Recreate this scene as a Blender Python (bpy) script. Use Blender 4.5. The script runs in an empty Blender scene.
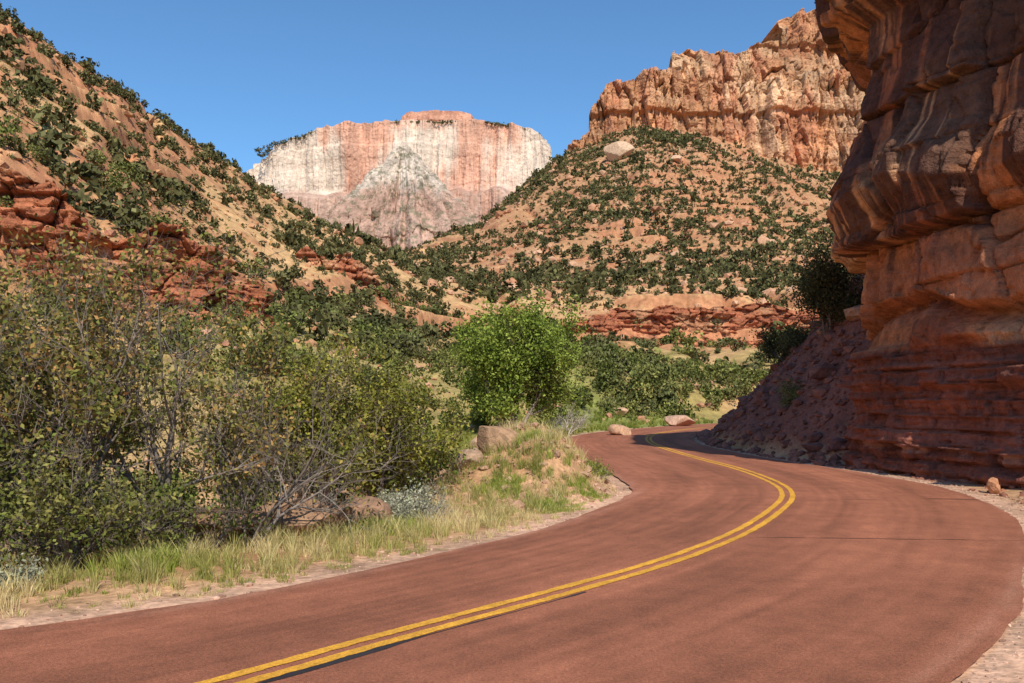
import bpy, math, numpy as np
from mathutils import Vector
CAMH = 2.0
K = 1.18
# ------------------------------------------------------------ noise
def _h(ix, iy, seed):
    n = (ix.astype(np.int64)*374761393 + iy.astype(np.int64)*668265263 + seed*974634777) & 0xffffffff
    n = ((n ^ (n >> 13))*1274126177) & 0xffffffff
    n = ((n ^ (n >> 16))*2246822519) & 0xffffffff
    n = n ^ (n >> 15)
    return (n & 0xffffff)/float(0xffffff)
def vn(x, y, seed=0):
    x = np.asarray(x, float); y = np.asarray(y, float)
    ix = np.floor(x); iy = np.floor(y); fx = x-ix; fy = y-iy
    ux = fx*fx*fx*(fx*(fx*6-15)+10); uy = fy*fy*fy*(fy*(fy*6-15)+10)
    a = _h(ix, iy, seed); b = _h(ix+1, iy, seed); c = _h(ix, iy+1, seed); d = _h(ix+1, iy+1, seed)
    return (a+(b-a)*ux)*(1-uy)+(c+(d-c)*ux)*uy
def fbm(x, y, o=4, seed=0, g=0.5):
    s = 0; a = 1; t = 0
    for i in range(o):
        s = s+a*(vn(x*2**i+i*17.3, y*2**i-i*9.1, seed+i)*2-1); t += a; a *= g
    return s/t
def ss(x, a, b):
    t = np.clip((x-a)/(b-a), 0, 1); return t*t*(3-2*t)
def worley(x, y, seed=0):
    x, y = np.broadcast_arrays(np.asarray(x, float), np.asarray(y, float))
    ix = np.floor(x); iy = np.floor(y)
    f1 = np.full(x.shape, 9.0); f2 = np.full(x.shape, 9.0); idn = np.zeros(x.shape); ax = np.zeros(x.shape); ay = np.zeros(x.shape)
    for dx in (-1, 0, 1):
        for dy in (-1, 0, 1):
            cx = ix+dx; cy = iy+dy
            px = cx+_h(cx, cy, seed); py = cy+_h(cx, cy, seed+5)
            d = np.hypot(px-x, py-y); nid = _h(cx, cy, seed+11)
            closer = d < f1
            f2 = np.where(closer, f1, np.minimum(f2, d))
            idn = np.where(closer, nid, idn); ax = np.where(closer, px, ax); ay = np.where(closer, py, ay); f1 = np.where(closer, d, f1)
    return f1, f2, idn, x-ax, y-ay
def facet(U, Z, bw, bh, seed, amp, tilt, groove, gw=.07, warp=.18, rnd=0.0):
    """blocky fractured rock: every joint-bounded block has its own offset and plane"""
    x = U/bw+warp*fbm(U/bw*1.1, Z/bh*1.1, 3, seed+40); y = Z/bh+warp*fbm(U/bw*1.1+9, Z/bh*1.1, 3, seed+50)
    f1, f2, i, dx, dy = worley(x, y, seed)
    i2 = (i*7.31) % 1; i3 = (i*13.77) % 1; ed = f2-f1
    return amp*(i-.5)+tilt*((i2-.5)*dx*2+(i3-.5)*dy*2)-groove*(1-ss(ed, 0, gw))+rnd*(np.sqrt(np.clip(ed/.45, 0, 1))-.7), i
def bricks(U, Z, bw, bh, seed, amp, tilt, groove, warp=.10, gw=.04):
    """bedded and vertically jointed blocks"""
    y = Z/bh+warp*1.2*fbm(U/bw/2.5, Z/bh, 3, seed+1)+.25*fbm(U/bw/6, Z*0, 2, seed+7); iy = np.floor(y); fy = y-iy
    off = _h(iy, iy*0+5, seed)*7; wv = .6+1.1*_h(iy, iy*0+9, seed)
    x = U/(bw*wv)+off+warp*fbm(U/bw, Z/bh*2, 3, seed+2); ix = np.floor(x); fx = x-ix
    c = _h(ix, iy, seed+3); t1 = _h(ix, iy, seed+4)-.5; t2 = _h(ix, iy, seed+6)-.5
    ed = np.minimum(np.minimum(fx, 1-fx)*wv, np.minimum(fy, 1-fy)*bh/bw)
    return amp*(c-.5)+tilt*(t1*(fx-.5)*2+t2*(fy-.5)*1.4)-groove*(1-ss(ed, 0, gw)), c
def steps(z, h, seed=0, sharp=0.18):
    q = z/h; i = np.floor(q); f = q-i
    a = _h(i, i*0+3, seed); b = _h(i+1, i*0+3, seed)
    return a+(b-a)*ss(f, 1-sharp, 1)
def mix(a, b, t): return a*(1-t)+b*t
def cmix(c1, c2, t):
    c1 = np.asarray(c1, float); c2 = np.asarray(c2, float)
    return c1*(1-t[..., None])+c2*t[..., None]
# ------------------------------------------------------------ mesh helpers
def make_mesh(name, V, F, col=None, mat=None, smooth=False, parent=None, loc=None):
    V = np.asarray(V, np.float32).reshape(-1, 3); F = np.asarray(F, np.int32)
    me = bpy.data.meshes.new(name)
    me.vertices.add(len(V)); me.vertices.foreach_set("co", V.ravel())
    k = F.shape[1]
    me.loops.add(F.size); me.loops.foreach_set("vertex_index", F.ravel())
    me.polygons.add(len(F)); me.polygons.foreach_set("loop_start", np.arange(0, F.size, k, dtype=np.int32))
    me.polygons.foreach_set("use_smooth", np.full(len(F), smooth, dtype=bool))
    if col is not None:
        c = np.ones((len(V), 4), np.float32); c[:, :3] = np.clip(np.asarray(col).reshape(-1, 3), 0.002, 1)
        at = me.color_attributes.new(name="Col", type='FLOAT_COLOR', domain='POINT')
        at.data.foreach_set("color", c.ravel())
    me.update(calc_edges=True)
    ob = bpy.data.objects.new(name, me); bpy.context.scene.collection.objects.link(ob)
    if mat: me.materials.append(mat)
    if parent: ob.parent = parent
    if loc is not None: ob.location = loc
    return ob
def gridF(nu, nv, wrap=False):
    i = np.arange(nu if wrap else nu-1)[:, None]; j = np.arange(nv-1)[None, :]
    i2 = (i+1) % nu
    return np.stack([i*nv+j, i2*nv+j, i2*nv+j+1, i*nv+j+1], -1).reshape(-1, 4)
def empty(name, loc):
    e = bpy.data.objects.new(name, None); e.location = loc
    bpy.context.scene.collection.objects.link(e); return e
# ------------------------------------------------------------ materials
def surf_mat(name, scales=((1.0, .3), (6.0, .25)), bump=((8.0, .5),), bdist=0.1, rough=.9, spec=.2, zstretch=None, zamt=.3, rnd=0.0):
    m = bpy.data.materials.new(name); m.use_nodes = True; nt = m.node_tree; N = nt.nodes; L = nt.links
    for n in list(N): N.remove(n)
    out = N.new('ShaderNodeOutputMaterial'); bs = N.new('ShaderNodeBsdfPrincipled')
    bs.inputs['Roughness'].default_value = rough; bs.inputs['Specular IOR Level'].default_value = spec
    L.new(bs.outputs[0], out.inputs[0])
    at = N.new('ShaderNodeAttribute'); at.attribute_name = 'Col'
    tc = N.new('ShaderNodeTexCoord'); cur = at.outputs['Color']
    def noise(sc, det=2, z=None, rg=.6):
        n = N.new('ShaderNodeTexNoise'); n.inputs['Scale'].default_value = sc; n.inputs['Detail'].default_value = det
        n.inputs['Roughness'].default_value = rg
        if z:
            mp = N.new('ShaderNodeMapping'); mp.inputs['Scale'].default_value = z
            L.new(tc.outputs['Object'], mp.inputs[0]); L.new(mp.outputs[0], n.inputs['Vector'])
        else: L.new(tc.outputs['Object'], n.inputs['Vector'])
        return n.outputs['Fac']
    def mul(cur, fac, amt):
        mr = N.new('ShaderNodeMapRange'); mr.inputs[1].default_value = .3; mr.inputs[2].default_value = .7
        mr.inputs[3].default_value = 1-amt; mr.inputs[4].default_value = 1+amt
        L.new(fac, mr.inputs[0])
        v = N.new('ShaderNodeVectorMath'); v.operation = 'SCALE'
        L.new(cur, v.inputs[0]); L.new(mr.outputs[0], v.inputs['Scale']); return v.outputs[0]
    for sc, amt in scales: cur = mul(cur, noise(sc), amt)
    zf = noise(1.0, 3, zstretch) if zstretch else None
    if zf: cur = mul(cur, zf, zamt)
    if rnd:
        g = N.new('ShaderNodeNewGeometry')
        mr = N.new('ShaderNodeMapRange'); mr.inputs[3].default_value = 1-rnd; mr.inputs[4].default_value = 1+rnd
        L.new(g.outputs['Random Per Island'], mr.inputs[0])
        v = N.new('ShaderNodeVectorMath'); v.operation = 'SCALE'
        L.new(cur, v.inputs[0]); L.new(mr.outputs[0], v.inputs['Scale']); cur = v.outputs[0]
    L.new(cur, bs.inputs['Base Color'])
    prev = None
    hs = [(noise(sc, 3), a) for sc, a in bump]
    if zf: hs.append((zf, .6))
    for f, a in hs:
        b = N.new('ShaderNodeBump'); b.inputs['Strength'].default_value = a; b.inputs['Distance'].default_value = bdist
        L.new(f, b.inputs['Height'])
        if prev: L.new(prev, b.inputs['Normal'])
        prev = b.outputs[0]
    if prev: L.new(prev, bs.inputs['Normal'])
    return m
def leaf_mat(name, rnd=.35, trans=.3):
    m = bpy.data.materials.new(name); m.use_nodes = True; nt = m.node_tree; N = nt.nodes; L = nt.links
    for n in list(N): N.remove(n)
    out = N.new('ShaderNodeOutputMaterial'); at = N.new('ShaderNodeAttribute'); at.attribute_name = 'Col'
    g = N.new('ShaderNodeNewGeometry'); mr = N.new('ShaderNodeMapRange')
    mr.inputs[3].default_value = 1-rnd; mr.inputs[4].default_value = 1+rnd
    L.new(g.outputs['Random Per Island'], mr.inputs[0])
    v = N.new('ShaderNodeVectorMath'); v.operation = 'SCALE'
    L.new(at.outputs['Color'], v.inputs[0]); L.new(mr.outputs[0], v.inputs['Scale'])
    d = N.new('ShaderNodeBsdfDiffuse'); L.new(v.outputs[0], d.inputs['Color']); res = d.outputs[0]
    if trans:
        t = N.new('ShaderNodeBsdfTranslucent'); mx = N.new('ShaderNodeMixShader'); mx.inputs[0].default_value = trans
        L.new(v.outputs[0], t.inputs['Color']); L.new(d.outputs[0], mx.inputs[1]); L.new(t.outputs[0], mx.inputs[2]); res = mx.outputs[0]
    L.new(res, out.inputs[0])
    return m
M_ground = surf_mat('desert_soil', ((.08, .12), (.7, .25), (9, .28)), ((.5, .5), (5.0, .5)), .15, .95, .1)
M_cliff = surf_mat('near_sandstone', ((.6, .22), (5, .25), (30, .16)), ((2.5, .6), (14, .6)), .12, .88, .2, (.35, .35, 4.0), .14)
M_red = surf_mat('red_ledge_sandstone', ((.25, .25), (1.5, .3)), ((1.2, .7), (5, .6)), .5, .95, .1, (.12, .12, 1.6), .3)
M_far = surf_mat('canyon_sandstone', ((.02, .2), (.12, .25), (.5, .2)), ((.1, .6), (.4, .6)), 3.0, .95, .1, (.05, .05, .03), .22)
M_mesa = surf_mat('mesa_sandstone', ((.004, .10), (.02, .14), (.08, .12)), ((.015, .6), (.06, .6)), 14.0, .95, .1, (.03, .03, .003), .14)
M_butt = surf_mat('buttress_sandstone', ((.01, .12), (.04, .18), (.12, .18)), ((.03, .6), (.1, .6)), 12.0, .95, .1)
M_rock = surf_mat('boulder_stone', ((1.0, .25), (8, .25)), ((4, .6), (22, .5)), .06, .92, .15)
M_road = surf_mat('red_asphalt', ((.3, .12), (2.2, .13), (14, .10), (40, .26), (130, .45)), ((100, .8), (40, .5)), .014, .85, .25)
M_paint = surf_mat('yellow_road_paint', ((2, .16), (14, .14), (40, .24), (130, .26)), ((100, .6),), .008, .7, .3)
M_tar = surf_mat('crack_sealant', ((5, .2),), ((60, .4),), .004, .5, .4)
M_bark = surf_mat('bark', ((3, .25), (20, .3)), ((15, .7),), .02, .95, .1)
M_leaf = leaf_mat('leaves', .48, .2); M_shrub = leaf_mat('shrub_leaves', .45, 0); M_grass = leaf_mat('grass_blades', .3, .2)
M_peb = surf_mat('pebbles', ((10, .3),), ((40, .4),), .01, .9, .2, rnd=.4)
# ------------------------------------------------------------ road layout (plan, metres)
T = np.array([
 [-31,-1,-30,-4,-28,-7.5],[-15,1.7,-14,-1,-12,-4.2],[-9,3.4,-8,1.0,-6.5,-1.9],[-5,5.5,-3.3,3.75,-1.3,1.1],
 [-3.75,6.25,-1.9,4.9,.3,2.6],[-2.6,7.14,-.93,6.04,1.44,3.9],[-1.6,8.4,.24,7.32,2.8,5.3],[-.6,9.75,1.28,8.53,3.85,6.5],
 [.1,10.75,2.13,9.67,4.75,7.95],[.95,12.4,3.15,11.3,6.0,9.9],[1.85,14.6,4.37,13.8,7.4,12.6],[2.16,15.8,4.94,15.3,8.0,14.6],
 [2.33,17.6,5.39,17.3,8.4,17],[2.25,21,5.6,21,8.1,20.7],[2.05,24,5.42,24.6,7.5,24.2],[1.8,30.5,5.35,30.9,7.1,30.5],
 [2.3,37.5,5.78,36.25,7.6,35.5],[4.2,44.5,7.1,42.6,9,41],[8.3,52.5,10.4,50,12,47.5],[12.6,59,14.1,56,15.4,53],
 [22,69.5,24,66,26,62.5],[43,84,45,80,47,76]])*K
def catmull(P, n):
    P = np.vstack([2*P[0]-P[1], P, 2*P[-1]-P[-2]]); out = []
    for i in range(1, len(P)-2):
        t = np.linspace(0, 1, n, endpoint=False)[:, None]
        p0, p1, p2, p3 = P[i-1], P[i], P[i+1], P[i+2]
        out.append(.5*((2*p1)+(-p0+p2)*t+(2*p0-5*p1+4*p2-p3)*t*t+(-p0+3*p1-3*p2+p3)*t**3))
    out.append(P[-2][None]); return np.vstack(out)
RS = catmull(T, 34)
for _ in range(220): RS[1:-1] = .25*RS[:-2]+.5*RS[1:-1]+.25*RS[2:]
RL, RC, RR = RS[:, :2], RS[:, 2:4], RS[:, 4:6]
tg = np.gradient(RC, axis=0); tg /= np.linalg.norm(tg, axis=1)[:, None]
nr = np.stack([tg[:, 1], -tg[:, 0]], 1)
WL = -((RL-RC)*nr).sum(1); WR = ((RR-RC)*nr).sum(1)
SS = np.concatenate([[0], np.cumsum(np.linalg.norm(np.diff(RC, axis=0), axis=1))])
def lateral(x, y):
    x = np.asarray(x, float).ravel(); y = np.asarray(y, float).ravel()
    e = np.full(x.shape, 60.0); s = np.zeros(x.shape)
    near = np.where(np.hypot(x, y) < 125)[0]
    C = RC[::3].astype(np.float32); n2 = nr[::3]; wl = WL[::3]; wr = WR[::3]
    for k in range(0, len(near), 20000):
        id = near[k:k+20000]
        dx = x[id, None].astype(np.float32)-C[None, :, 0]; dy = y[id, None].astype(np.float32)-C[None, :, 1]
        d2 = dx*dx+dy*dy; j = d2.argmin(1); a = np.arange(len(id))
        dt = dx[a, j]*n2[j, 0]+dy[a, j]*n2[j, 1]; d = np.sqrt(d2[a, j]); sd = np.where(d < 12, dt, np.sign(dt)*d)
        s[id] = sd; e[id] = np.where(sd < 0, -sd-wl[j], sd-wr[j])
    return s, e
# ------------------------------------------------------------ terrain
cols = {
-1.07:[(12,0),(25,-1),(45,5),(50,8),(55,16),(110,75),(140,80),(300,100),(400,100),(9000,100)],
-.60:[(12,-.3),(28,-2),(55,6),(72,10),(76,21),(150,70),(180,72),(420,70),(600,75),(9000,100)],
-.46:[(12,-.3),(28,-2),(58,6.5),(80,11),(84,17),(170,64),(205,64),(450,70),(600,75),(9000,100)],
-.32:[(12,-.3),(30,-2),(70,7.5),(105,14),(108,16),(220,61),(260,58),(500,80),(600,80),(9000,100)],
-.18:[(12,-.2),(30,-1.5),(80,6),(143,18),(149,23),(280,54),(330,50),(550,80),(650,80),(9000,100)],
-.108:[(12,-.2),(30,-1.5),(85,5),(150,13),(156,16),(300,48),(345,48),(600,112),(700,106),(9000,100)],
-.0375:[(12,0),(30,-1),(80,4),(180,16),(186,18.5),(300,40.7),(340,42),(600,126),(700,122),(9000,100)],
.021:[(12,0),(30,-.5),(80,4),(190,16.5),(196,19),(310,44),(350,50),(680,177),(760,170),(9000,100)],
.074:[(12,0),(30,0),(80,4),(205,17),(211,20),(320,43),(360,55),(720,217),(800,215),(9000,200)],
.15:[(12,0),(30,0),(80,3),(212,17),(216,24.5),(320,49),(370,66),(720,234),(820,240),(9000,300)],
.22:[(12,0),(30,0),(80,3),(212,15.5),(216,24.5),(320,48),(370,65),(720,234),(820,240),(9000,300)],
.30:[(12,0),(30,0),(80,3),(212,15),(216,24),(320,48),(370,64),(720,209),(820,225),(9000,300)],
.41:[(12,0),(30,0),(80,5),(212,20),(216,25),(320,48),(370,62),(720,183),(820,200),(9000,300)],
.60:[(12,0),(30,1),(80,8),(212,28),(216,30),(320,52),(370,70),(720,183),(820,200),(9000,300)],
1.1:[(12,0),(30,6),(80,20),(212,40),(216,41),(320,70),(370,80),(720,183),(820,200),(9000,300)]}
TK = np.array(sorted(cols)); TY = np.array([[p[0] for p in cols[t]] for t in TK], float); TZ = np.array([[p[1] for p in cols[t]] for t in TK], float)
def Htab(x, y):
    ang = np.arctan2(x, y); ac = np.clip(ang, -.82, .82); r = np.hypot(x, y)
    Y = r*np.cos(ac); t = np.tan(ac)
    z = np.interp(t, TK, TZ[:, 0])
    Yp = np.interp(t, TK, TY[:, 0]); Zp = z.copy()
    for k in range(1, TY.shape[1]):
        Yk = np.interp(t, TK, TY[:, k]); Zk = np.interp(t, TK, TZ[:, k])
        z = np.where(Y > Yp, Zp+(Zk-Zp)*np.clip((Y-Yp)/(Yk-Yp), 0, 1), z)
        Yp, Zp = Yk, Zk
    return z*(1-.7*ss(np.abs(ang), 1.2, 2.2))
def height(x, y, full=False):
    x = np.asarray(x, float).ravel(); y = np.asarray(y, float).ravel()
    r = np.hypot(x, y); s, e = lateral(x, y)
    z = Htab(x, y)
    far = ss(r, 30, 90)
    z = z+far*(fbm(x/70, y/70, 3, 3)*np.clip(r*.014, 0, 5)+fbm(x/14, y/14, 5, 9, .6)*1.5)
    mid = ss(r, 230, 380)
    g = 1-np.abs(fbm(x/55+.3*fbm(x/90, y/90, 2, 5), y/260, 3, 21))*2
    z = z-mid*ss(g, .55, 1.0)*7*(1-ss(r, 1200, 2000))
    g2 = 1-np.abs(fbm((x+y*.35)/26, (y-x*.3)/120, 3, 23))*2
    z = z-ss(r, 80, 140)*ss(g2, .6, 1.0)*2.2*(1-ss(r, 1200, 2000))
    msk = ss(fbm(x/60, y/45, 3, 33), 0, .25)*ss(r, 70, 110)*(1-ss(r, 900, 1100))
    P = 6.5; q = z/P+.25*fbm(x/30, y/30, 2, 4); f = q-np.floor(q)
    z = z+msk*P*(ss(f, .55, .75)-f)*.8
    z = z+(1-ss(r, 60, 120))*fbm(x/2.2, y/2.2, 5, 40)*.22*ss(e, .4, 3)
    w = ss(e, 2.2, 13)
    nearz = -.035+.03*fbm(x/.5, y/.5, 3, 50)*ss(e, .05, .6)+.12*fbm(x/2, y/2, 3, 51)*ss(e, .3, 2)
    z = np.where(e < 0, -.035, mix(nearz, z, w))
    m = np.exp(-((x-.1)/1.55)**2-((y-20.3)/2.6)**2)*1.25+.55*np.exp(-((x-1.3)/1.0)**2-((y-18.3)/1.6)**2)
    z = z+m*ss(e, .1, 1.6)*(s < 0)*(1+.4*fbm(x/.8, y/.8, 5, 60, .6))
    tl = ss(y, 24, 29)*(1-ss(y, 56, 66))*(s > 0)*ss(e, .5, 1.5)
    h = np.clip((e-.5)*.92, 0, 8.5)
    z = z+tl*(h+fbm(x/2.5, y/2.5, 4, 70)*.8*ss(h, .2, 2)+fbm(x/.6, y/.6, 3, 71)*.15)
    if full: return z, s, e, tl*ss(h, 0, .8), msk, r
    return z
def ground_color(x, y, z, s, e, tl, msk, r, slope):
    n1 = fbm(x/40, y/40, 4, 80); n2 = fbm(x/8, y/8, 5, 81, .6); n3 = fbm(x/1.5, y/1.5, 4, 82)
    tan = np.array([.52, .32, .15]); red = np.array([.45, .205, .10]); olive = np.array([.31, .26, .09])
    ang = x/np.maximum(np.abs(y), 1)
    c = cmix(tan, red, ss(n1*.6+n2*.6, -.05, .55))
    midh = ss(r, 230, 330)*ss(ang, -.14, -.02)
    c = cmix(c, [.41, .205, .105], midh*.75)
    c = cmix(c, [.48, .29, .16], midh*ss(n2+n1, 0, .5)*.6)
    c = cmix(c, [.39, .155, .08], midh*ss(-n2*.9+n1*.4, .15, .45)*.7)
    redz = np.exp(-((r-200)/35)**2)*ss(ang, .05, .16)
    c = cmix(c, [.44, .18, .09], redz*.9)
    gv = ss(r, 22, 45)*(1-ss(r, 120, 190))*ss(n2*.7+n1*.7, -.4, .25)*(1-ss(z, 9, 16))
    c = cmix(c, olive, gv*.85)
    mead = ss(r, 50, 58)*(1-ss(r, 74, 88))*ss(ang, .0, .06)*(s < 0)
    c = cmix(c, [.19, .23, .055], mead*.8)
    rk = ss(slope, .75, 1.1)*ss(r, 60, 100)
    c = cmix(c, [.42, .175, .09], rk*.7)
    nb = (1-ss(r, 26, 45))
    c = cmix(c, cmix(np.array([.48, .29, .16]), [.34, .19, .095], ss(n3, -.2, .4)), nb)
    sh = (1-ss(e, .3, 1.1+.5*n3))*(r < 120)
    c = cmix(c, [.54, .34, .24], sh*.8)
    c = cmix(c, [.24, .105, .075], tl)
    return c*(1+.22*n3[..., None])
def build_ground():
    a1 = np.radians(np.linspace(-48, 46, 880)); a2 = np.radians(np.linspace(47, 311, 120))
    A = np.concatenate([a1, a2])
    rr = np.concatenate([np.geomspace(.8, 40, 260), np.geomspace(40, 900, 520)[1:], np.geomspace(900, 14000, 40)[1:]])
    AA, RRr = np.meshgrid(A, rr, indexing='ij')
    x = (RRr*np.sin(AA)).ravel(); y = (RRr*np.cos(AA)).ravel()
    z, s, e, tl, msk, r = height(x, y, True)
    nu, nv = AA.shape; Z = z.reshape(nu, nv)
    dzr = np.abs(np.gradient(Z, axis=1)/np.gradient(RRr, axis=1)); dza = np.abs(np.gradient(Z, axis=0)/(RRr*np.radians(.107)))
    slope = np.hypot(dzr, np.clip(dza, 0, 3)).ravel()
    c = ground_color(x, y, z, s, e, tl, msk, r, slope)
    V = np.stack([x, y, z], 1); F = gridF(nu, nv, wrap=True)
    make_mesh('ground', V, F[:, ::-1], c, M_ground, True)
build_ground()
# ------------------------------------------------------------ road
def build_road():
    nl = 80; n = len(RC)
    uu = np.linspace(-1, 1, nl); off = np.where(uu < 0, uu[None, :]*WL[:, None], uu[None, :]*WR[:, None])
    off[:, 0] += .05*fbm(SS*1.3, SS*0+2, 3, 90); off[:, -1] += .05*fbm(SS*1.3, SS*0+9, 3, 91)
    P = RC[:, None, :]+nr[:, None, :]*off[..., None]
    S2 = np.repeat(SS[:, None], nl, 1)
    base = np.array([.325, .122, .068])
    tr = np.zeros_like(off)
    for c0 in (-2.3, -.85, .95, 2.5): tr += np.exp(-((off-c0)/.34)**2)
    st = fbm(off*9, S2*.10, 3, 92); st2 = fbm(off*1.0, S2*.22, 4, 93); st3 = fbm(off*26, S2*.5, 2, 94)
    edge = ss(np.abs(uu), .86, 1.0)[None, :]*np.ones_like(off)
    v = 1-.15*tr+.19*st+.17*st2+.13*st3
    col = base*v[..., None]; col = cmix(col, [.42, .22, .15], edge*.5*ss(st2+st, -.4, .6))
    V = np.concatenate([P, np.zeros((n, nl, 1))], 2).reshape(-1, 3)
    road = make_mesh('road', V, gridF(n, nl)[:, ::-1], col.reshape(-1, 3), M_road, True)
    def strip(name, o0, o1, z, i0, i1, color, mat, wob=0.0, breakup=False):
        t = np.linspace(i0, i1, int((i1-i0)*10)); idx = np.arange(n)
        c = np.stack([np.interp(t, idx, RC[:, k]) for k in (0, 1)], 1); m = np.stack([np.interp(t, idx, nr[:, k]) for k in (0, 1)], 1)
        s = np.interp(t, idx, SS)
        if not breakup:
            a = o0+.016*fbm(s*6, s*0, 4, 5, .7); b = o1+.016*fbm(s*6, s*0+7, 4, 6, .7)
        else:
            ce = (o0+o1)/2+wob*fbm(s*.8, s*0, 4, 8); wd = (o1-o0)/2*(.25+1.5*ss(fbm(s*1.1, s*0, 3, 14), -.3, .5)); a = ce-wd; b = ce+wd
        A = c+m*np.asarray(a)[:, None]; B = c+m*np.asarray(b)[:, None]
        V = np.zeros((len(t), 2, 3)); V[:, 0, :2] = A; V[:, 1, :2] = B; V[..., 2] = z
        v = 1+.2*fbm(s*.7, s*0+o0, 5, 3, .6); make_mesh(name, V, gridF(len(t), 2)[:, ::-1], np.repeat(np.array(color)*v[:, None], 2, 0), mat, False, road)
    yc = (.64, .32, .035)
    strip('centre_line_left', -.16, -.05, .006, 0, n-1, yc, M_paint)
    strip('centre_line_right', .05, .16, .006, 0, n-1, yc, M_paint)
    k0 = int(np.argmin(np.hypot(RC[:, 0]+2.6, RC[:, 1]-5.0))); k1 = int(np.argmin(np.hypot(RC[:, 0]-.6, RC[:, 1]-9.0)))
    strip('sealed_crack_long', .175, .225, .004, k0, k1, (.03, .022, .02), M_tar, .015, True)
    def crack(name, p0, p1, w, amp, sd, color=(.045, .025, .022)):
        t = np.linspace(0, 1, 120)[:, None]; p0 = np.array(p0); p1 = np.array(p1); d = (p1-p0)/np.linalg.norm(p1-p0); q = np.array([-d[1], d[0]])
        Ln = np.linalg.norm(p1-p0); o = amp*fbm(t[:, 0]*Ln*1.2, t[:, 0]*0, 5, sd); ww = w*(.2+1.1*vn(t[:, 0]*Ln*3, t[:, 0]*0, sd+3))*np.sin(np.clip(t[:, 0], 0.02, .98)*np.pi)**.3
        c = p0+(p1-p0)*t+q*o[:, None]; V = np.zeros((120, 2, 3)); V[:, 0, :2] = c-q*ww[:, None]; V[:, 1, :2] = c+q*ww[:, None]; V[..., 2] = .004
        make_mesh(name, V, gridF(120, 2)[:, ::-1], np.tile(color, (240, 1)), M_tar, False, road)
    crack('transverse_crack', (3.35, 12.45), (7.5, 12.1), .012, .05, 2)
    crack('transverse_crack_far', (4.9, 17.0), (8.0, 17.2), .010, .06, 12)
    crack('edge_crack', (8.4, 17.3), (9.6, 17.1), .05, .06, 5)
build_road()
# ------------------------------------------------------------ cliffs
def cliff(name, path, zb, zt, nu, nv, disp, colf, mat, lip, topn=(0, 1), parent=None, drop=.12):
    path = np.array(path, float); D = catmull(np.column_stack([path, zb, zt]), 30)
    s = np.concatenate([[0], np.cumsum(np.hypot(*np.diff(D[:, :2], axis=0).T))])
    u = np.linspace(0, s[-1], nu); Q = np.stack([np.interp(u, s, D[:, k]) for k in range(4)], 1)
    tt = np.gradient(Q[:, :2], axis=0); tt /= np.linalg.norm(tt, axis=1)[:, None]
    for _ in range(6): tt[1:-1] = .25*tt[:-2]+.5*tt[1:-1]+.25*tt[2:]
    nn = np.stack([tt[:, 1], -tt[:, 0]], 1); nn /= np.linalg.norm(nn, axis=1)[:, None]
    v = np.linspace(0, 1, nv)
    Q[:, 3] += topn[0]*fbm(u/topn[1], u*0+1.7, 5, 301, .6)
    U = np.repeat(u[:, None], nv, 1); Z = Q[:, 2:3]+(Q[:, 3:4]-Q[:, 2:3])*v[None]
    Hh = (Q[:, 3:4]-Q[:, 2:3]); o = disp(U, Z, v[None]*np.ones_like(U), Hh*np.ones_like(U))
    P = np.zeros((nu, nv, 3)); P[..., :2] = Q[:, None, :2]+nn[:, None, :]*o[..., None]; P[..., 2] = Z
    c = colf(U, Z, v[None]*np.ones_like(U), o, P)
    nl = 10; add = np.zeros((nu, nl, 3)); ac = np.zeros((nu, nl, 3))
    for k in range(nl):
        f = (k+1)/nl; add[:, k, :2] = P[:, -1, :2]-nn*(lip*f); add[:, k, 2] = P[:, -1, 2]-f*lip*drop+fbm(U[:, 0]/(lip*.15), U[:, 0]*0+f*5, 3, 77)*lip*.015
        ac[:, k] = c[:, -1]
    P = np.concatenate([P, add], 1); c = np.concatenate([c, ac], 1)
    return make_mesh(name, P.reshape(-1, 3), gridF(nu, nv+nl), c.reshape(-1, 3), mat, True, parent)
pz = [0, 1, 3.1, 3.4, 3.7, 4.0, 5, 6.1, 7.0, 7.6, 8.4, 9.6, 11, 12.0, 12.7, 15, 18, 27]
po = [.20, .10, -.15, -.3, -.75, .1, .15, .1, .7, .6, .15, -.1, -.35, -.4, .7, 1.3, .5, -3.0]
def d_near(U, Z, v, H):
    up = ss(Z, 3.35, 3.65); Zw = Z+up*(1.4*fbm(U/6, U*0+3, 2, 11))
    o = np.interp(Zw, pz, po)
    Zl = Z+.07*fbm(U/3, Z/3, 3, 5)
    lo = steps(Zl, .40, 3, .12)*.42+steps(Z+.05*fbm(U/1.5, Z, 3, 6), .13, 9, .25)*.14+.18*fbm(U/2.5, Z/5, 4, 7)
    fl, _ = bricks(U, Z, .8, .40, 60, .30, .12, .10, .08, .05); fl2, _ = bricks(U, Z, .35, .14, 63, .10, .04, .02, .1, .05); lo = lo+fl+fl2-.15
    b0, i0 = bricks(U, Z, 3.0, 3.6, 4, 1.25, .7, .38, .10, .025)
    b1, i1 = facet(U, Z, 3.4, 6.0, 3, .7, .7, .30, .03, .12, .10)
    b2, i2 = bricks(U, Z, 1.1, 1.7, 8, .26, .36, .12, .12, .03)
    b3, i3 = facet(U, Z, .5, .8, 18, .08, .14, .03, .05)
    b = b0+b1+b2+b3+.07*fbm(U*1.3, Z*1.3, 5, 13, .6)+.12*fbm(U/2, Z/3, 3, 19)
    return o+lo*(1-up)+b*up*.8+.02*fbm(U*6, Z*6, 2, 15)
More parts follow.
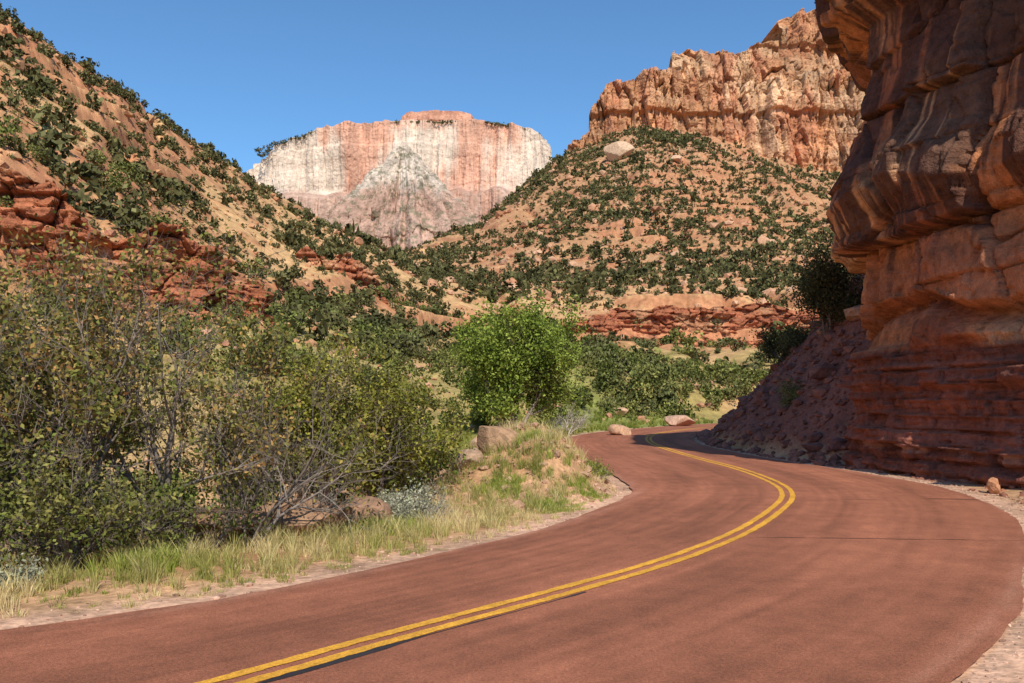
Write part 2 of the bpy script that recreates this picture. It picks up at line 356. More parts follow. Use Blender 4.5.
def c_near(U, Z, v, o, P):
    up = ss(Z+.15*fbm(U/2, Z, 3, 2), 3.2, 3.55)
    n = fbm(U/3, Z/3, 4, 20); n2 = fbm(U/.8, Z/4, 4, 21)
    _, i1 = bricks(U, Z, 3.0, 3.6, 4, 1, 1, 0, .10)
    c = cmix(np.array([.46, .185, .080]), [.55, .30, .155], ss(n+.7*(i1-.5), 0, .5)); c = cmix(c, [.29, .10, .05], ss(-n+.6*(i1-.5), .0, .5))
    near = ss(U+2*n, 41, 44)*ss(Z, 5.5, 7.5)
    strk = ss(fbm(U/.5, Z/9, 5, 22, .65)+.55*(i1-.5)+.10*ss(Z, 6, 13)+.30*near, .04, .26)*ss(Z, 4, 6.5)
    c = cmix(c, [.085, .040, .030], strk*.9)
    pale = ss(Z, 3.9, 4.3)*(1-ss(Z+.4*n, 5.4, 6.4)); c = cmix(c, [.38, .155, .08], pale*.7)
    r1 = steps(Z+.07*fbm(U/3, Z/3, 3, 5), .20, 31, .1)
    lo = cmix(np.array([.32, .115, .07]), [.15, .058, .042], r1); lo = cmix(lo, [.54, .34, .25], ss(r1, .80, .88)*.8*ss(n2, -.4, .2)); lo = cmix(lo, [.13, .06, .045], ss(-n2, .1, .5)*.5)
    return lo*(1-up[..., None])+c*up[..., None]
path = [(34,56),(26,46),(19,37.5),(14.7,32),(11.7,28),(10.45,25.7),(10.6,23.4),(11.4,20.3),(12.5,17),(14,13),(16.5,8),(20,0),(26,-12)]
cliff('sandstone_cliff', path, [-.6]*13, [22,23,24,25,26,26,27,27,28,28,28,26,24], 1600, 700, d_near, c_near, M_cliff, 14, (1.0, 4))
def mk_disp(bw, bh, amp, st, samp, lean):
    def f(U, Z, v, H):
        a, _ = facet(U, Z, bw, bh, 5, amp*1.1, amp*.8, amp*.5, .1); b, _ = facet(U, Z, bw/2.6, bh/2.4, 6, amp*.5, amp*.35, amp*.2, .1)
        w = .3*st*fbm(U/bw/3, Z/bh, 3, 2)
        return a+b+samp*steps(Z+w, st, 4, .2)+samp*.4*steps(Z+w*.7, st*.37, 14, .25)+amp*1.5*fbm(U/bw/3, Z/bh/4, 3, 3)-lean*(Z-Z.min())
    return f
def c_red(U, Z, v, o, P):
    n = fbm(U/5, Z/2.5, 4, 30); r = steps(Z+.4*fbm(U/8, Z/3, 2, 5), 1.1, 31, .3)
    c = cmix(np.array([.46, .17, .08]), [.32, .11, .06], r); return cmix(c, [.54, .30, .16], ss(n, .05, .45)*.6)
cliff('red_rock_outcrop', [(-90,62),(-70,66),(-55,69),(-43,73),(-39,74.5),(-36,77.5),(-33,80),(-29,84),(-25,89)], [4,5,6,6,6,6,7,8,9], [25,25,24.5,23,21,16.5,18,17,13.5], 520, 150, mk_disp(3.0, 2.6, 1.7, 1.2, 1.3, .20), c_red, M_red, 5, (2.4, 4))
cliff('red_rock_outcrop', [(-46,139),(-42,141),(-36,143),(-30,144),(-24,147),(-20,150)], [13]*6, [17,23,28,27,25,17], 260, 70, mk_disp(3.5, 2.2, 1.6, 1.6, 1.2, .3), c_red, M_red, 8, (2.5, 5))
cliff('red_rock_ledge', [(8,212),(20,210.5),(34,212),(48,211),(60,213),(72,211),(86,214),(105,216)], [12]*8, [18,23.5,25.5,25,26,25,24.5,24], 420, 70, mk_disp(4.5, 2.2, 1.8, 1.9, 1.6, .35), c_red, M_red, 10, (2.0, 8))
def c_can(U, Z, v, o, P):
    n = fbm(U/45, Z/30, 4, 40); n2 = fbm(U/12, Z/60, 4, 41); r = steps(Z+9*fbm(U/70, Z/50, 3, 5), 13, 31, .2)
    c = cmix(np.array([.47, .235, .12]), [.55, .34, .20], ss(n+.5*(r-.5), -.15, .4)); c = cmix(c, [.40, .165, .09], ss(n2-.2*n+.3*(r-.5), .05, .45)*.75)
    return cmix(c, [.21, .10, .065], ss(-n2, .22, .48)*.5)
cliff('canyon_wall', [(36,800),(46,755),(60,738),(69,735),(84,733),(110,735),(134,734),(162,737),(197,735),(250,738),(300,735),(420,740),(600,760)],
      [180,190,195,200,200,200,200,200,190,175,160,150,150], [200,220,241,259,277,286,290,285,277,285,291,298,306], 1000, 240, mk_disp(9, 46, 8, 15, 5, .12), c_can, M_far, 90, (8, 14), None, .35)
cliff('canyon_wall', [(130,900),(140,850),(152,832),(160,828),(197,832),(236,830),(256,834),(272,830),(286,834),(340,836),(475,850),(650,870)],
      [230]*12, [265,288,333,347,352,350,361,375,388,401,407,408], 900, 260, mk_disp(11, 40, 9, 17, 6, .17), c_can, M_far, 120, (7, 15), None, .5)
# mesa
def d_mesa(U, Z, v, H):
    fl = fbm(U/45, Z/600, 5, 50, .6); big = fbm(U/260, Z/700, 3, 51)
    return 40*fl+60*big+14*steps(Z+30*fbm(U/200, Z/200, 2, 3), 60, 8, .25)-.14*(Z-600)+210*(1-ss(Z+25*fbm(U/60, U*0, 4, 9), 800, 880))
def c_mesa(U, Z, v, o, P):
    x = P[..., 0]; z = Z
    white = np.array([.62, .50, .40]); pink = np.array([.59, .30, .20]); dk = np.array([.42, .255, .19])  # rock tones with distance haze put into the colour: paler, less saturated
    n = fbm(x/130, z/300, 4, 60); s2 = fbm(x/26, z/500, 4, 61)
    zone = ss(np.interp(x, [-1200,-960,-800,-700,-600,-450,-300,-200,-60,20,90,180,400], [.1,.0,.15,.5,.5,.15,.2,.7,.85,.55,.1,.0,.2])+.6*n+.45*s2+.15*ss(z, 1040, 1120), .35, .9)
    c = cmix(white, pink, zone*.85); c = cmix(c, dk, ss(885-z+50*n, 0, 40)*.75)
    c = cmix(c, [.57, .30, .20], ss(z+20*s2, 1125, 1155)*.5)
    return c*(1+.10*s2[..., None])
mesa = empty('sandstone_mesa', (0, 0, 0))
xs = [(-1700,4500),(-1330,3880),(-1150,3660),(-1000,3540),(-820,3500),(-620,3500),(-490,3500),(-130,3500),(40,3490),(150,3500),(200,3560),(270,3700),(420,4000)]
cliff('mesa_face', xs, [420]*13, [780,925,1020,1085,1135,1160,1172,1176,1150,1105,1050,980,850], 1000, 300, d_mesa, c_mesa, M_mesa, 700, (12, 60), mesa)
def c_cap(U, Z, v, o, P):
    n = fbm(U/60, Z/20, 4, 62); return cmix(np.array([.52, .27, .18]), [.42, .20, .13], ss(n, -.3, .4))
cliff('mesa_cap', [(-610,4150),(-570,3950),(-530,3800),(-470,3750),(-330,3740),(-200,3750),(-135,3790),(-100,3950),(-60,4150)], [1120]*9, [1180,1230,1276,1288,1292,1284,1270,1230,1180], 360, 60,
      lambda U, Z, v, H: 14*fbm(U/25, Z/80, 4, 63)+14*steps(Z, 18, 6, .3)-.4*(Z-1120), c_cap, M_mesa, 200, (6, 40), mesa)
def buttress():
    nth, nh = 700, 280; th = np.linspace(0, 2*np.pi, nth, endpoint=False); h = np.linspace(0, 1, nh)
    TH, Hh = np.meshgrid(th, h, indexing='ij'); cx, cy, ap, bz = -425, 3320, 1010, 440
    rad = (1-Hh); C = np.cos(TH); S = np.sin(TH)
    wob = .25*fbm(C*1.5, Hh*3+S, 3, 3)
    rg = 1-np.abs(fbm(C*2.6+7+wob, S*2.6+3+wob, 4, 33, .6))*2.4
    Z = ap-(ap-bz)*rad; rr = 450*rad**1.05*(.75+.5*rg)+20*steps(Z+30*fbm(C*3, S*3, 3, 3), 50, 5, .2)*rad**.3
    x = cx+C*rr; y = cy+S*rr*.8
    Z = Z+26*fbm(x/32, y/32, 5, 9, .6)*ss(rad, 0, .15)
    n = fbm(x/40, Z/60, 4, 6)
    c = cmix(np.array([.42, .345, .285]), [.60, .50, .41], ss(n+.3*rg, -.1, .5)); c = cmix(c, [.42, .25, .185], ss(830-Z+70*n, 0, 70)*.8); c = cmix(c, [.15, .15, .09], ss(fbm(x/14, Z/11, 3, 7)+.1*rg, .2, .35)*.7)
    make_mesh('mesa_buttress', np.stack([x, y, Z], -1).reshape(-1, 3), gridF(nth, nh, True)[:, ::-1], c.reshape(-1, 3), M_butt, True, mesa)
buttress()
# ------------------------------------------------------------ foliage
def rnd_axes(n, rng):
    a = rng.normal(size=(n, 3)); a /= np.linalg.norm(a, axis=1)[:, None]
    b = rng.normal(size=(n, 3)); b -= (a*b).sum(1)[:, None]*a; b /= np.linalg.norm(b, axis=1)[:, None]
    return a, b
def leaf_quads(C, L, W, rng):
    n = len(C); a, b = rnd_axes(n, rng)
    L = np.broadcast_to(L, (n,))[:, None]; W = np.broadcast_to(W, (n,))[:, None]
    V = np.stack([C-a*L, C-b*W+a*L*.1, C+a*L, C+b*W+a*L*.1], 1)
    return V.reshape(-1, 3), np.arange(4*n).reshape(-1, 4)
def shrub_templates(k, n, rng, lf):
    out = []
    for _ in range(n):
        nl = 6; lc = rng.normal(0, .40, (nl, 3)); lc[:, 2] = rng.uniform(.25, .9, nl); lr = rng.uniform(.30, .55, nl)
        w = rng.integers(0, nl, k); d = rng.normal(size=(k, 3)); d /= np.linalg.norm(d, axis=1)[:, None]
        C = lc[w]+d*(lr[w]*rng.uniform(.55, 1.05, k)**.6)[:, None]; C[:, 2] = np.abs(C[:, 2])
        V, F = leaf_quads(C, lf*rng.uniform(.7, 1.3, k), lf*.6, rng)
        tone = np.repeat(rng.uniform(.8, 1.2, nl)[w]*rng.uniform(.85, 1.15, k), 4)
        out.append((V, tone))
    return out
def shrub_mass(name, P, rad, k, lf, palette, seed, hs=1.0):
    rng = np.random.default_rng(seed); tm = shrub_templates(k, 9, rng, lf)
    n = len(P); idx = rng.integers(0, len(tm), n); Vs = []; Cs = []
    pal = np.array(palette)
    for t in range(len(tm)):
        sel = np.where(idx == t)[0]
        if len(sel) == 0: continue
        V, sh = tm[t]; th = rng.uniform(0, 6.28, len(sel)); c, s = np.cos(th), np.sin(th)
        r = rad[sel]; hz = hs*rng.uniform(.8, 1.35, len(sel))
        X = V[None, :, 0]*c[:, None]-V[None, :, 1]*s[:, None]; Y = V[None, :, 0]*s[:, None]+V[None, :, 1]*c[:, None]
        W = np.stack([X*r[:, None], Y*r[:, None], V[None, :, 2]*(r*hz)[:, None]], -1)+P[sel][:, None, :]
        a = rng.uniform(0, 1, len(sel))*(len(pal)-1); i = np.minimum(a.astype(int), len(pal)-2); f = (a-i)[:, None]
        col = pal[i]*(1-f)+pal[i+1]*f
        Cs.append((col[:, None, :]*sh[None, :, None]).reshape(-1, 3)); Vs.append(W.reshape(-1, 3))
    V = np.vstack(Vs); make_mesh(name, V, np.arange(len(V)).reshape(-1, 4), np.vstack(Cs), M_shrub, False)
dark = [(.058, .058, .026), (.098, .094, .038), (.145, .135, .056), (.080, .083, .036)]
green = [(.082, .098, .028), (.145, .165, .045), (.13, .135, .055), (.22, .225, .065), (.085, .095, .035)]
def scatter(n, a0, a1, r0, r1, seed, thr, sc=25, keep_e=5, zmax=None):
    rng = np.random.default_rng(seed)
    a = rng.uniform(a0, a1, n); y = np.sqrt(rng.uniform(r0*r0, r1*r1, n)); x = a*y
    m = fbm(x/sc, y/sc, 3, seed)+rng.uniform(-.5, .5, n) > thr
    x, y = x[m], y[m]; s, e = lateral(x, y); m = e > keep_e; x, y = x[m], y[m]; z = height(x, y)-.1
    if zmax: m = z < zmax; x, y, z = x[m], y[m], z[m]
    return np.stack([x, y, z], 1), rng
P, g = scatter(23000, -.2, .5, 240, 715, 1, -.22, 40); shrub_mass('hillside_shrubs', P, g.lognormal(.20, .48, len(P)).clip(.45, 3.4), 28, .34, dark, 11)
P, g = scatter(8200, -1.0, -.08, 85, 300, 2, -.12, 18); shrub_mass('hillside_shrubs', P, g.lognormal(-.08, .46, len(P)).clip(.3, 2.1), 60, .25, dark, 12)
P, g = scatter(5200, -1.0, -.10, 70, 260, 22, -.25, 18); shrub_mass('hillside_shrubs', P, g.lognormal(-.95, .35, len(P)).clip(.2, .8), 24, .33, dark+[(.25,.22,.08)], 32)
P, g = scatter(1300, -.35, .42, 105, 240, 3, -.1, 20, 5, 22); shrub_mass('valley_shrubs', P, g.lognormal(.3, .4, len(P)).clip(.6, 2.6), 120, .18, green+dark, 13)
P, g = scatter(480, -.62, .3, 48, 110, 4, -.05, 14, 4); shrub_mass('valley_shrubs', P, g.lognormal(.0, .4, len(P)).clip(.4, 1.9), 300, .11, green, 14)
P, g = scatter(160, .06, .30, 72, 110, 24, -.4, 14, 5); shrub_mass('valley_shrubs', P, g.lognormal(.1, .35, len(P)).clip(.5, 1.8), 300, .11, green, 24)
P, g = scatter(700, -.62, .3, 40, 110, 44, -.2, 14, 4); shrub_mass('valley_shrubs', P, g.lognormal(-.8, .4, len(P)).clip(.2, .9), 90, .18, green+[(.32,.30,.14)], 44)
P, g = scatter(85, -.75, -.10, 18, 40, 5, -.3, 10, 5.0); shrub_mass('creekside_shrubs', P, g.lognormal(-.1, .35, len(P)).clip(.4, 1.3), 800, .06, green, 15)
rng = np.random.default_rng(31)
x = rng.uniform(-1080, 120, 1500); top = np.interp(x, [-1150,-1000,-820,-620,-490,-130,40,150], [1020,1085,1135,1160,1172,1176,1150,1105])
P = np.stack([x, 3500+75+rng.uniform(0, 100, 1500), top-9], 1); shrub_mass('rim_trees', P, rng.uniform(4, 9, 1500), 20, .36, dark, 16)
x = rng.uniform(120, 460, 500); P = np.stack([x, 752+rng.uniform(0, 30, 500), np.interp(x, [84,134,162,197,250,300,420], [277,290,285,277,285,291,298])-12], 1)
shrub_mass('rim_trees', P, rng.uniform(1.5, 3.4, 500), 30, .34, dark, 17)
# ---- individual trees
def tube_batch(tubes, sides=5):
    Vs, Fs, off = [], [], 0
    th = np.arange(sides)/sides*2*np.pi
    for pts, rs in tubes:
        pts = np.array(pts); n = len(pts); t = np.gradient(pts, axis=0); t /= (np.linalg.norm(t, axis=1)[:, None]+1e-9)
        ref = np.array([.31, .9, .3]); a = np.cross(t, ref); a /= np.linalg.norm(a, axis=1)[:, None]+1e-9; b = np.cross(t, a)
        ring = pts[:, None]+(a[:, None]*np.cos(th)[None, :, None]+b[:, None]*np.sin(th)[None, :, None])*np.array(rs)[:, None, None]
        i = np.arange(n-1)[:, None]; j = np.arange(sides)[None]; j2 = (j+1) % sides
        Fs.append((np.stack([i*sides+j, i*sides+j2, (i+1)*sides+j2, (i+1)*sides+j], -1).reshape(-1, 4))+off); Vs.append(ring.reshape(-1, 3)); off += n*sides
    return np.vstack(Vs), np.vstack(Fs)
def tree(name, base, H, spread, stems, levels, leaves, lsize, pal, seed, r0=.06, up=.5, wig=.14, clump=.12, kid=(1, 3), lean=(0, 0), bark=(.22, .17, .13), ratio=.58, gap=-.12, width=1.0):
    rng = np.random.default_rng(seed); tubes = []; tips = []
    def br(p, d, L, r, lev):
        n = 6 if lev == levels else 5; pts = [p.copy()]; rs = [r]
        for i in range(n):
            d = d+rng.normal(0, wig, 3); d[2] += up*.12; d = d/np.linalg.norm(d); p = p+d*L/n; pts.append(p.copy()); rs.append(r*(1-.72*(i+1)/n))
            if lev > 0 and i >= 1:
                for _ in range(rng.integers(*kid)):
                    cd = d+rng.normal(0, .62, 3); cd[2] += .05; cd /= np.linalg.norm(cd); br(p, cd, L*ratio*rng.uniform(.7, 1.15), max(rs[-1]*.68, .003), lev-1)
            if lev <= 1: tips.append(p.copy())
        tubes.append((pts, rs))
    for k in range(stems):
        a = 2*math.pi*k/stems+rng.uniform(-.4, .4); d = np.array([math.cos(a)*spread+lean[0], math.sin(a)*spread+lean[1], 1.0]); d /= np.linalg.norm(d)
        br(np.array([math.cos(a)*r0*stems*.35, math.sin(a)*r0*stems*.35, -.12]), d, H*.62*rng.uniform(.7, 1.1), r0*rng.uniform(.7, 1.1), levels)
    e = empty(name, base); V, F = tube_batch(tubes, 5)
    mz = max(t[2] for t in tips); sc = np.array([H/mz*width, H/mz*width, H/mz]); V = V*sc; tips = np.array(tips)*sc
    make_mesh('branches', V, F, np.tile(bark, (len(V), 1)), M_bark, True, e)
    if leaves:
        cl = fbm(tips[:, 0]*2.2+seed, tips[:, 2]*2.2+tips[:, 1], 2, seed); w = np.where(cl > gap, 1, .08)*rng.uniform(0, 1, len(tips))**2
        ii = rng.choice(len(tips), leaves, p=w/w.sum()); C = tips[ii]+rng.normal(0, clump, (leaves, 3)); C = C[C[:, 2] > .05]
        V, F = leaf_quads(C, lsize*rng.uniform(.6, 1.25, len(C)), lsize*.55, rng)
        pal = np.array(pal); nn = fbm(C[:, 0]*1.5+seed, C[:, 2]*1.5+C[:, 1]*.8, 3, seed)*.6+.5+rng.normal(0, .2, len(C)); a = np.clip(nn, 0, .999)*(len(pal)-1); i = a.astype(int); f = (a-i)[:, None]
        col = pal[i]*(1-f)+pal[np.minimum(i+1, len(pal)-1)]*f
        make_mesh('foliage', V, F, np.repeat(col, 4, 0), M_leaf, False, e)
    return e
def gz(x, y): return float(height(np.array([x]), np.array([y]))[0])
def at(x, y): return (x, y, gz(x, y))
oakp = [(.085, .105, .026), (.14, .155, .04), (.21, .195, .055), (.34, .23, .075), (.41, .22, .085)]
oakg = [(.072, .098, .022), (.125, .155, .035), (.18, .19, .05), (.25, .225, .07)]
cotp = [(.09, .135, .025), (.17, .235, .04), (.25, .32, .06), (.32, .38, .085)]
grnp = [(.075, .11, .018), (.14, .19, .03), (.21, .25, .045), (.29, .31, .07)]
junp = [(.075, .095, .02), (.15, .16, .03), (.25, .24, .045), (.32, .29, .06)]
GB = (.20, .165, .135)
tree('scrub_oak', at(-6.9, 11.3), 4.4, .40, 5, 3, 8000, .044, oakp, 1, .06, bark=GB, clump=.11, gap=.02)
tree('scrub_oak', at(-5.6, 10.8), 4.5, .26, 4, 3, 5200, .042, oakp, 2, .06, bark=GB, clump=.09, lean=(-.05, 0), gap=.02)
tree('scrub_oak', at(-4.75, 11.8), 4.8, .26, 4, 3, 4800, .042, oakp, 3, .06, bark=GB, clump=.09, gap=.02)
tree('scrub_oak', at(-3.9, 12.4), 3.6, .5, 5, 3, 4200, .042, oakp, 4, .05, bark=GB, clump=.09, lean=(.1, 0), gap=.02)
tree('scrub_oak', at(-8.2, 12.4), 5.1, .38, 6, 3, 10000, .046, oakp, 5, .065, bark=GB, clump=.13, gap=-.05)
tree('scrub_oak', at(-5.5, 10.4), 1.8, .7, 6, 3, 4200, .038, oakg, 6, .026, bark=GB, clump=.09, gap=.03)
tree('scrub_oak', at(-6.9, 10.3), 1.8, .7, 6, 3, 4500, .038, oakg, 16, .026, bark=GB, clump=.09, gap=.03)
tree('scrub_oak', at(-4.2, 11.5), 1.4, .8, 5, 3, 2600, .038, oakg, 26, .024, bark=GB, clump=.09, gap=.03)
tree('dead_shrub', at(-3.7, 12.0), 3.4, .5, 4, 3, 0, .03, oakp, 7, .03, bark=(.26, .22, .19), lean=(.3, 0), wig=.2, kid=(1, 2))
tree('dead_shrub', at(-3.0, 13.4), 1.5, .9, 5, 3, 0, .03, oakp, 17, .02, bark=(.20, .16, .13), wig=.25, kid=(1, 2))
tree('juniper_tree', at(-3.7, 16.2), 3.5, .42, 5, 3, 16000, .042, junp, 8, .08, clump=.13, bark=(.25, .19, .15), gap=-.02)
tree('juniper_tree', at(-2.6, 16.8), 2.7, .55, 5, 3, 11000, .042, junp, 9, .06, clump=.13, bark=(.25, .19, .15), gap=-.02)
tree('green_shrub', at(-2.0, 18.5), 1.6, .85, 6, 3, 7000, .044, grnp, 10, .03, clump=.14)
bz = gz(-.2, 45)
tree('cottonwood_tree', (-.2, 45, bz), 7.7-bz, .38, 6, 3, 34000, .10, cotp, 21, .13, up=.8, clump=.34, bark=(.30, .25, .20), ratio=.52, width=1.05, gap=-.45)
tree('dead_shrub', at(3.2, 50), 2.3, .7, 6, 3, 0, .03, oakp, 13, .06, bark=(.55, .50, .44))
tree('pinyon_pine', at(14.3, 38.5), 4.0, .35, 4, 3, 12000, .07, dark, 14, .1, clump=.28)
tree('pinyon_pine', at(14.3, 44), 2.2, .7, 5, 3, 7000, .07, dark, 15, .06, clump=.25)
tree('green_shrub', at(10.9, 33.5), .8, .9, 6, 2, 900, .04, oakg, 18, .02, clump=.12)
tree('green_shrub', at(11.8, 36), .8, .9, 6, 2, 700, .045, oakg, 19, .02, clump=.14)
sage = [(.24, .25, .16), (.34, .35, .24), (.44, .44, .32)]
for k, (x, y, h) in enumerate([(-1.55, 14.3, .75), (-2.0, 14.8, .6), (-3.0, 13.6, .55), (-6.2, 9.5, .45), (-5.4, 9.3, .35), (1.95, 20.2, .5), (2.0, 22.5, .6)]):
    tree('sagebrush', at(x, y), h, .9, 9, 2, 2200, .026, sage if k < 5 else grnp, 40+k, .014, clump=.06, bark=(.3, .27, .23), wig=.1)
# ------------------------------------------------------------ grass
def grass(name, n, seed, region, hmin, hmax, pal, thr=-.1, B=34, wd=1.0, spots=None):
    rng = np.random.default_rng(seed); x = rng.uniform(region[0], region[1], n); y = rng.uniform(region[2], region[3], n)
    if spots is not None:
        c = np.array(spots)[rng.integers(0, len(spots), n)]; x = c[:, 0]+rng.normal(0, c[:, 2]); y = c[:, 1]+rng.normal(0, c[:, 2])
    s, e = lateral(x, y); m = (s < 0)*(e > .3)*(e < region[4])*(fbm(x/1.1, y/1.1, 3, seed)+rng.uniform(-.3, .3, n)+.25*ss(e, .3, 1.6) > thr)
    x, y, e = x[m], y[m], e[m]; z = height(x, y); nt = len(x)
    ang = rng.uniform(0, 6.28, (nt, B)); tr = rng.uniform(.4, 1, (nt, 1)); rad = rng.uniform(0, .11, (nt, B))*tr
    bx = x[:, None]+np.cos(ang)*rad; by = y[:, None]+np.sin(ang)*rad; bz = np.repeat(z[:, None], B, 1)-.02
    Hh = rng.uniform(hmin, hmax, (nt, 1))*rng.uniform(.5, 1.1, (nt, B))*ss(e, .1, 1.2)[:, None].clip(.35, 1)
    ln = rng.uniform(.1, .55, (nt, B))*Hh; dx = np.cos(ang)*ln; dy = np.sin(ang)*ln
    wa = rng.uniform(0, 6.28, (nt, B)); w = rng.uniform(.0025, .006, (nt, B))*wd; wx = np.cos(wa)*w; wy = np.sin(wa)*w
    def pt(f, wf): return np.stack([bx+dx*f*f, by+dy*f*f, bz+Hh*f*(1-.12*f)], -1), np.stack([wx*wf, wy*wf, wx*0], -1)
    a, wa_ = pt(0, 1); b, wb = pt(.55, .8); c, wc = pt(1, .12)
    V = np.stack([a-wa_, a+wa_, b+wb, b-wb, c+wc, c-wc], 2).reshape(-1, 3); nb = nt*B; o = np.arange(nb)[:, None]*6
    F = np.vstack([o+np.array([[0, 1, 2, 3]]), o+np.array([[3, 2, 4, 5]])])
    pal = np.array(pal); q = np.clip(fbm(x/1.6, y/1.6, 3, seed+9)*.8+.5+rng.normal(0, .15, nt), 0, .999)*(len(pal)-1); i = q.astype(int); f = (q-i)[:, None]; col = pal[i]*(1-f)+pal[i+1]*f
    make_mesh(name, V, F, np.repeat(col, B*6, 0), M_grass, False)
gp = [(.27, .28, .07), (.40, .36, .13), (.60, .50, .24), (.66, .53, .29)]
grass('roadside_grass', 7500, 3, (-13, 3.2, 5, 26, 3.8), .16, .42, gp, -.12, 30)
grass('roadside_grass', 3200, 5, (-12, 3.0, 5, 24, 2.6), .06, .18, gp, -.15, 26)
grass('green_grass_tufts', 420, 8, (0, 0, 0, 0, 6), .16, .32, [(.24, .30, .05), (.36, .40, .09)], -5, 36, 1.1, [(.95, 15.9, .32), (1.5, 17.2, .28), (.2, 19, .3), (-2.0, 13.4, .35), (-4.3, 10.4, .3), (1.9, 21.5, .3), (-.1, 17.2, .25)])
grass('meadow_grass', 2600, 6, (-6, 18, 28, 80, 9), .3, .7, [(.15, .19, .04), (.24, .27, .06), (.38, .36, .12)], -.25, 22, 3.5)
# ------------------------------------------------------------ stones
def boulder(name, loc, size, seed, color, sub=4, parent=None, cuts=14):
    import bmesh
    bm = bmesh.new(); bmesh.ops.create_icosphere(bm, subdivisions=sub, radius=1); V = np.array([v.co[:] for v in bm.verts]); F = np.array([[l.index for l in f.verts] for f in bm.faces]); bm.free()
    rng = np.random.default_rng(seed)
    for _ in range(cuts):
        n = rng.normal(size=3); n /= np.linalg.norm(n); d = rng.uniform(.5, .8); V = V-n*np.maximum(0, V@n-d)[:, None]*.97
    V = V*(1+.06*fbm(V[:, 0]*3+seed, V[:, 1]*3+V[:, 2]*2.3, 4, seed))[:, None]*np.array(size)*1.2
    c = np.array(color)*(1+.15*fbm(V[:, 0]*2, V[:, 2]*3, 3, seed))[:, None]
    return make_mesh(name, V, F, c, M_rock, False, parent, loc)
def rock_at(name, x, y, size, seed, color, sink=.3): boulder(name, (x, y, gz(x, y)+size[2]*(1-sink)), size, seed, color)
pk = (.50, .31, .20)
rock_at('boulder', -.35, 19.2, (.5, .42, .42), 1, (.38, .235, .14), .5); rock_at('boulder', -.9, 18.6, (.32, .3, .25), 2, (.36, .24, .16))
rock_at('boulder', 6.2, 49, (.6, .5, .4), 3, pk); rock_at('boulder', 12.8, 66, (1.3, 1.0, .6), 4, (.55, .34, .24)); rock_at('boulder', 9.0, 72, (.8, .6, .4), 5, pk)
rock_at('boulder', -3.2, 13.2, (.7, .5, .4), 6, (.30, .18, .11), .6); rock_at('boulder', -2.6, 14.0, (.55, .45, .34), 7, (.32, .19, .12), .6); rock_at('boulder', -4.2, 12.6, (.6, .5, .3), 8, (.30, .18, .11))
rock_at('boulder', 10.5, 18.6, (.12, .11, .19), 9, (.50, .24, .13), .2); rock_at('boulder', 10.75, 19.0, (.12, .14, .1), 19, (.45, .24, .13), .2)
rock_at('boulder', 75, 600, (10, 8, 7), 10, (.56, .38, .25)); rock_at('boulder', 112, 585, (5, 4, 3), 11, (.55, .35, .23)); rock_at('boulder', 60, 560, (3, 3, 2), 12, (.5, .3, .18))
def stones(name, X, Y, size, seed, colA, colB, dz=0.0, mat=M_peb):
    import bmesh
    bm = bmesh.new(); bmesh.ops.create_icosphere(bm, subdivisions=1, radius=1); V0 = np.array([v.co[:] for v in bm.verts]); F0 = np.array([[l.index for l in f.verts] for f in bm.faces]); bm.free()
    rng = np.random.default_rng(seed); n = len(X); Z = height(X, Y)
    sc = size[:, None]*rng.uniform(.6, 1.2, (n, 3))*np.array([1, 1, .65]); nv = len(V0)
    V = V0[None]*(1+rng.normal(0, .16, (n, nv, 1))); th = rng.uniform(0, 6.28, n); V = V*sc[:, None, :]
    x = V[..., 0]*np.cos(th)[:, None]-V[..., 1]*np.sin(th)[:, None]; y = V[..., 0]*np.sin(th)[:, None]+V[..., 1]*np.cos(th)[:, None]
    W = np.stack([x+X[:, None], y+Y[:, None], V[..., 2]+(Z+size*.15+dz)[:, None]], -1)
    F = (F0[None]+(np.arange(n)*nv)[:, None, None]).reshape(-1, 3); t = rng.uniform(0, 1, (n, 1)); c = np.array(colA)*(1-t)+np.array(colB)*t
    make_mesh(name, W.reshape(-1, 3), F, np.repeat(c, nv, 0), mat, False)
rng = np.random.default_rng(77)
x = rng.uniform(-12, 12, 60000); y = rng.uniform(2.5, 28, 60000); s, e = lateral(x, y); m = (e > -.12)*(e < 3.0)*(rng.uniform(0, 1, len(x)) < np.where(e < .9, 1, .35)*np.where(s > 0, 1, .5)); x, y = x[m], y[m]
stones('gravel', x, y, rng.lognormal(-4.35, .5, len(x)).clip(.005, .06), 1, (.54, .36, .26), (.32, .17, .12))
x = rng.uniform(7, 26, 9000); y = rng.uniform(25, 62, 9000); s, e = lateral(x, y); m = (s > 0)*(e > .3)*(e < 11); x, y = x[m], y[m]
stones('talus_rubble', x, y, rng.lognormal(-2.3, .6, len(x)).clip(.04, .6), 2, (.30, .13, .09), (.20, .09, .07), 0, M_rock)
x = rng.uniform(9.3, 13, 420); y = rng.uniform(15, 27, 420); s, e = lateral(x, y); m = (e > .5); x, y = x[m], y[m]
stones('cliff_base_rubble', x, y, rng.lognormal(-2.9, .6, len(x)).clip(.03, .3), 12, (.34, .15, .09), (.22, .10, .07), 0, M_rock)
x = rng.uniform(-1.8, 2.6, 1500); y = rng.uniform(15.5, 25, 1500); s, e = lateral(x, y); m = (s < 0)*(e > .4); x, y = x[m], y[m]
stones('berm_rubble', x, y, rng.lognormal(-3.2, .6, len(x)).clip(.015, .25), 3, (.52, .34, .22), (.38, .22, .14), 0, M_rock)
x = rng.uniform(-45, 40, 700); y = rng.uniform(30, 130, 700); s, e = lateral(x, y); m = (e > 3); x, y = x[m], y[m]
stones('valley_rocks', x, y, rng.lognormal(-1.2, .6, len(x)).clip(.1, 1.2), 4, (.54, .32, .2), (.42, .20, .12), 0, M_rock)
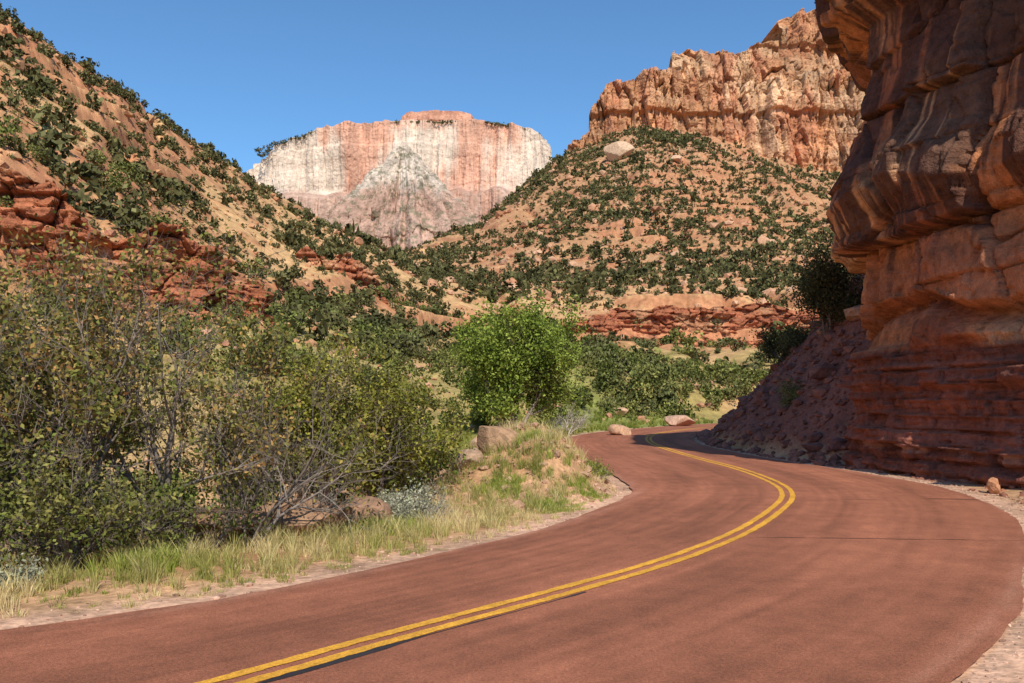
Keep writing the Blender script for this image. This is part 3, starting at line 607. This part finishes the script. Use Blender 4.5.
a = rng.uniform(-.3, .45, 3200); y = rng.uniform(230, 700, 3200); x = a*y
stones('hillside_rocks', x, y, rng.lognormal(-.1, .6, len(x)).clip(.4, 4), 5, (.56, .34, .21), (.42, .19, .10), 0, M_rock)
a = rng.uniform(-.9, -.15, 1500); y = rng.uniform(75, 230, 1500); x = a*y
stones('hillside_rocks', x, y, rng.lognormal(-1.0, .6, len(x)).clip(.15, 1.6), 6, (.56, .34, .18), (.44, .20, .10), 0, M_rock)
# ------------------------------------------------------------ light
az = math.radians(167); el = math.radians(47)
sd = Vector((math.sin(az)*math.cos(el), math.cos(az)*math.cos(el), math.sin(el)))
L = bpy.data.lights.new('sun', 'SUN'); L.energy = 5.0; L.angle = math.radians(.5); L.color = (1, .91, .77)
lo = bpy.data.objects.new('sun', L); bpy.context.scene.collection.objects.link(lo); lo.rotation_euler = sd.to_track_quat('Z', 'Y').to_euler()
w = bpy.data.worlds.new('World'); bpy.context.scene.world = w; w.use_nodes = True; nt = w.node_tree
bg = nt.nodes['Background']; sky = nt.nodes.new('ShaderNodeTexSky'); sky.sky_type = 'NISHITA'; sky.sun_disc = False
sky.sun_elevation = el; sky.sun_rotation = az; sky.altitude = 1300; sky.dust_density = .6; sky.air_density = 1.0; sky.ozone_density = 1.5
vm = nt.nodes.new('ShaderNodeVectorMath'); vm.operation = 'MULTIPLY'; vm.inputs[1].default_value = (.84, 1.25, 1.46)
nt.links.new(sky.outputs[0], vm.inputs[0]); nt.links.new(vm.outputs[0], bg.inputs[0]); bg.inputs[1].default_value = .122
# ------------------------------------------------------------ camera
cd = bpy.data.cameras.new('camera'); cd.lens = 30; cd.sensor_width = 36; cd.shift_y = 58.5/1024; cd.clip_end = 30000; cd.clip_start = .1
co = bpy.data.objects.new('camera', cd); bpy.context.scene.collection.objects.link(co); co.location = (0, 0, CAMH); co.rotation_euler = (math.pi/2, 0, 0)
sc = bpy.context.scene; sc.camera = co; sc.view_settings.view_transform = 'Standard'; sc.view_settings.look = 'None'; sc.view_settings.exposure = 0
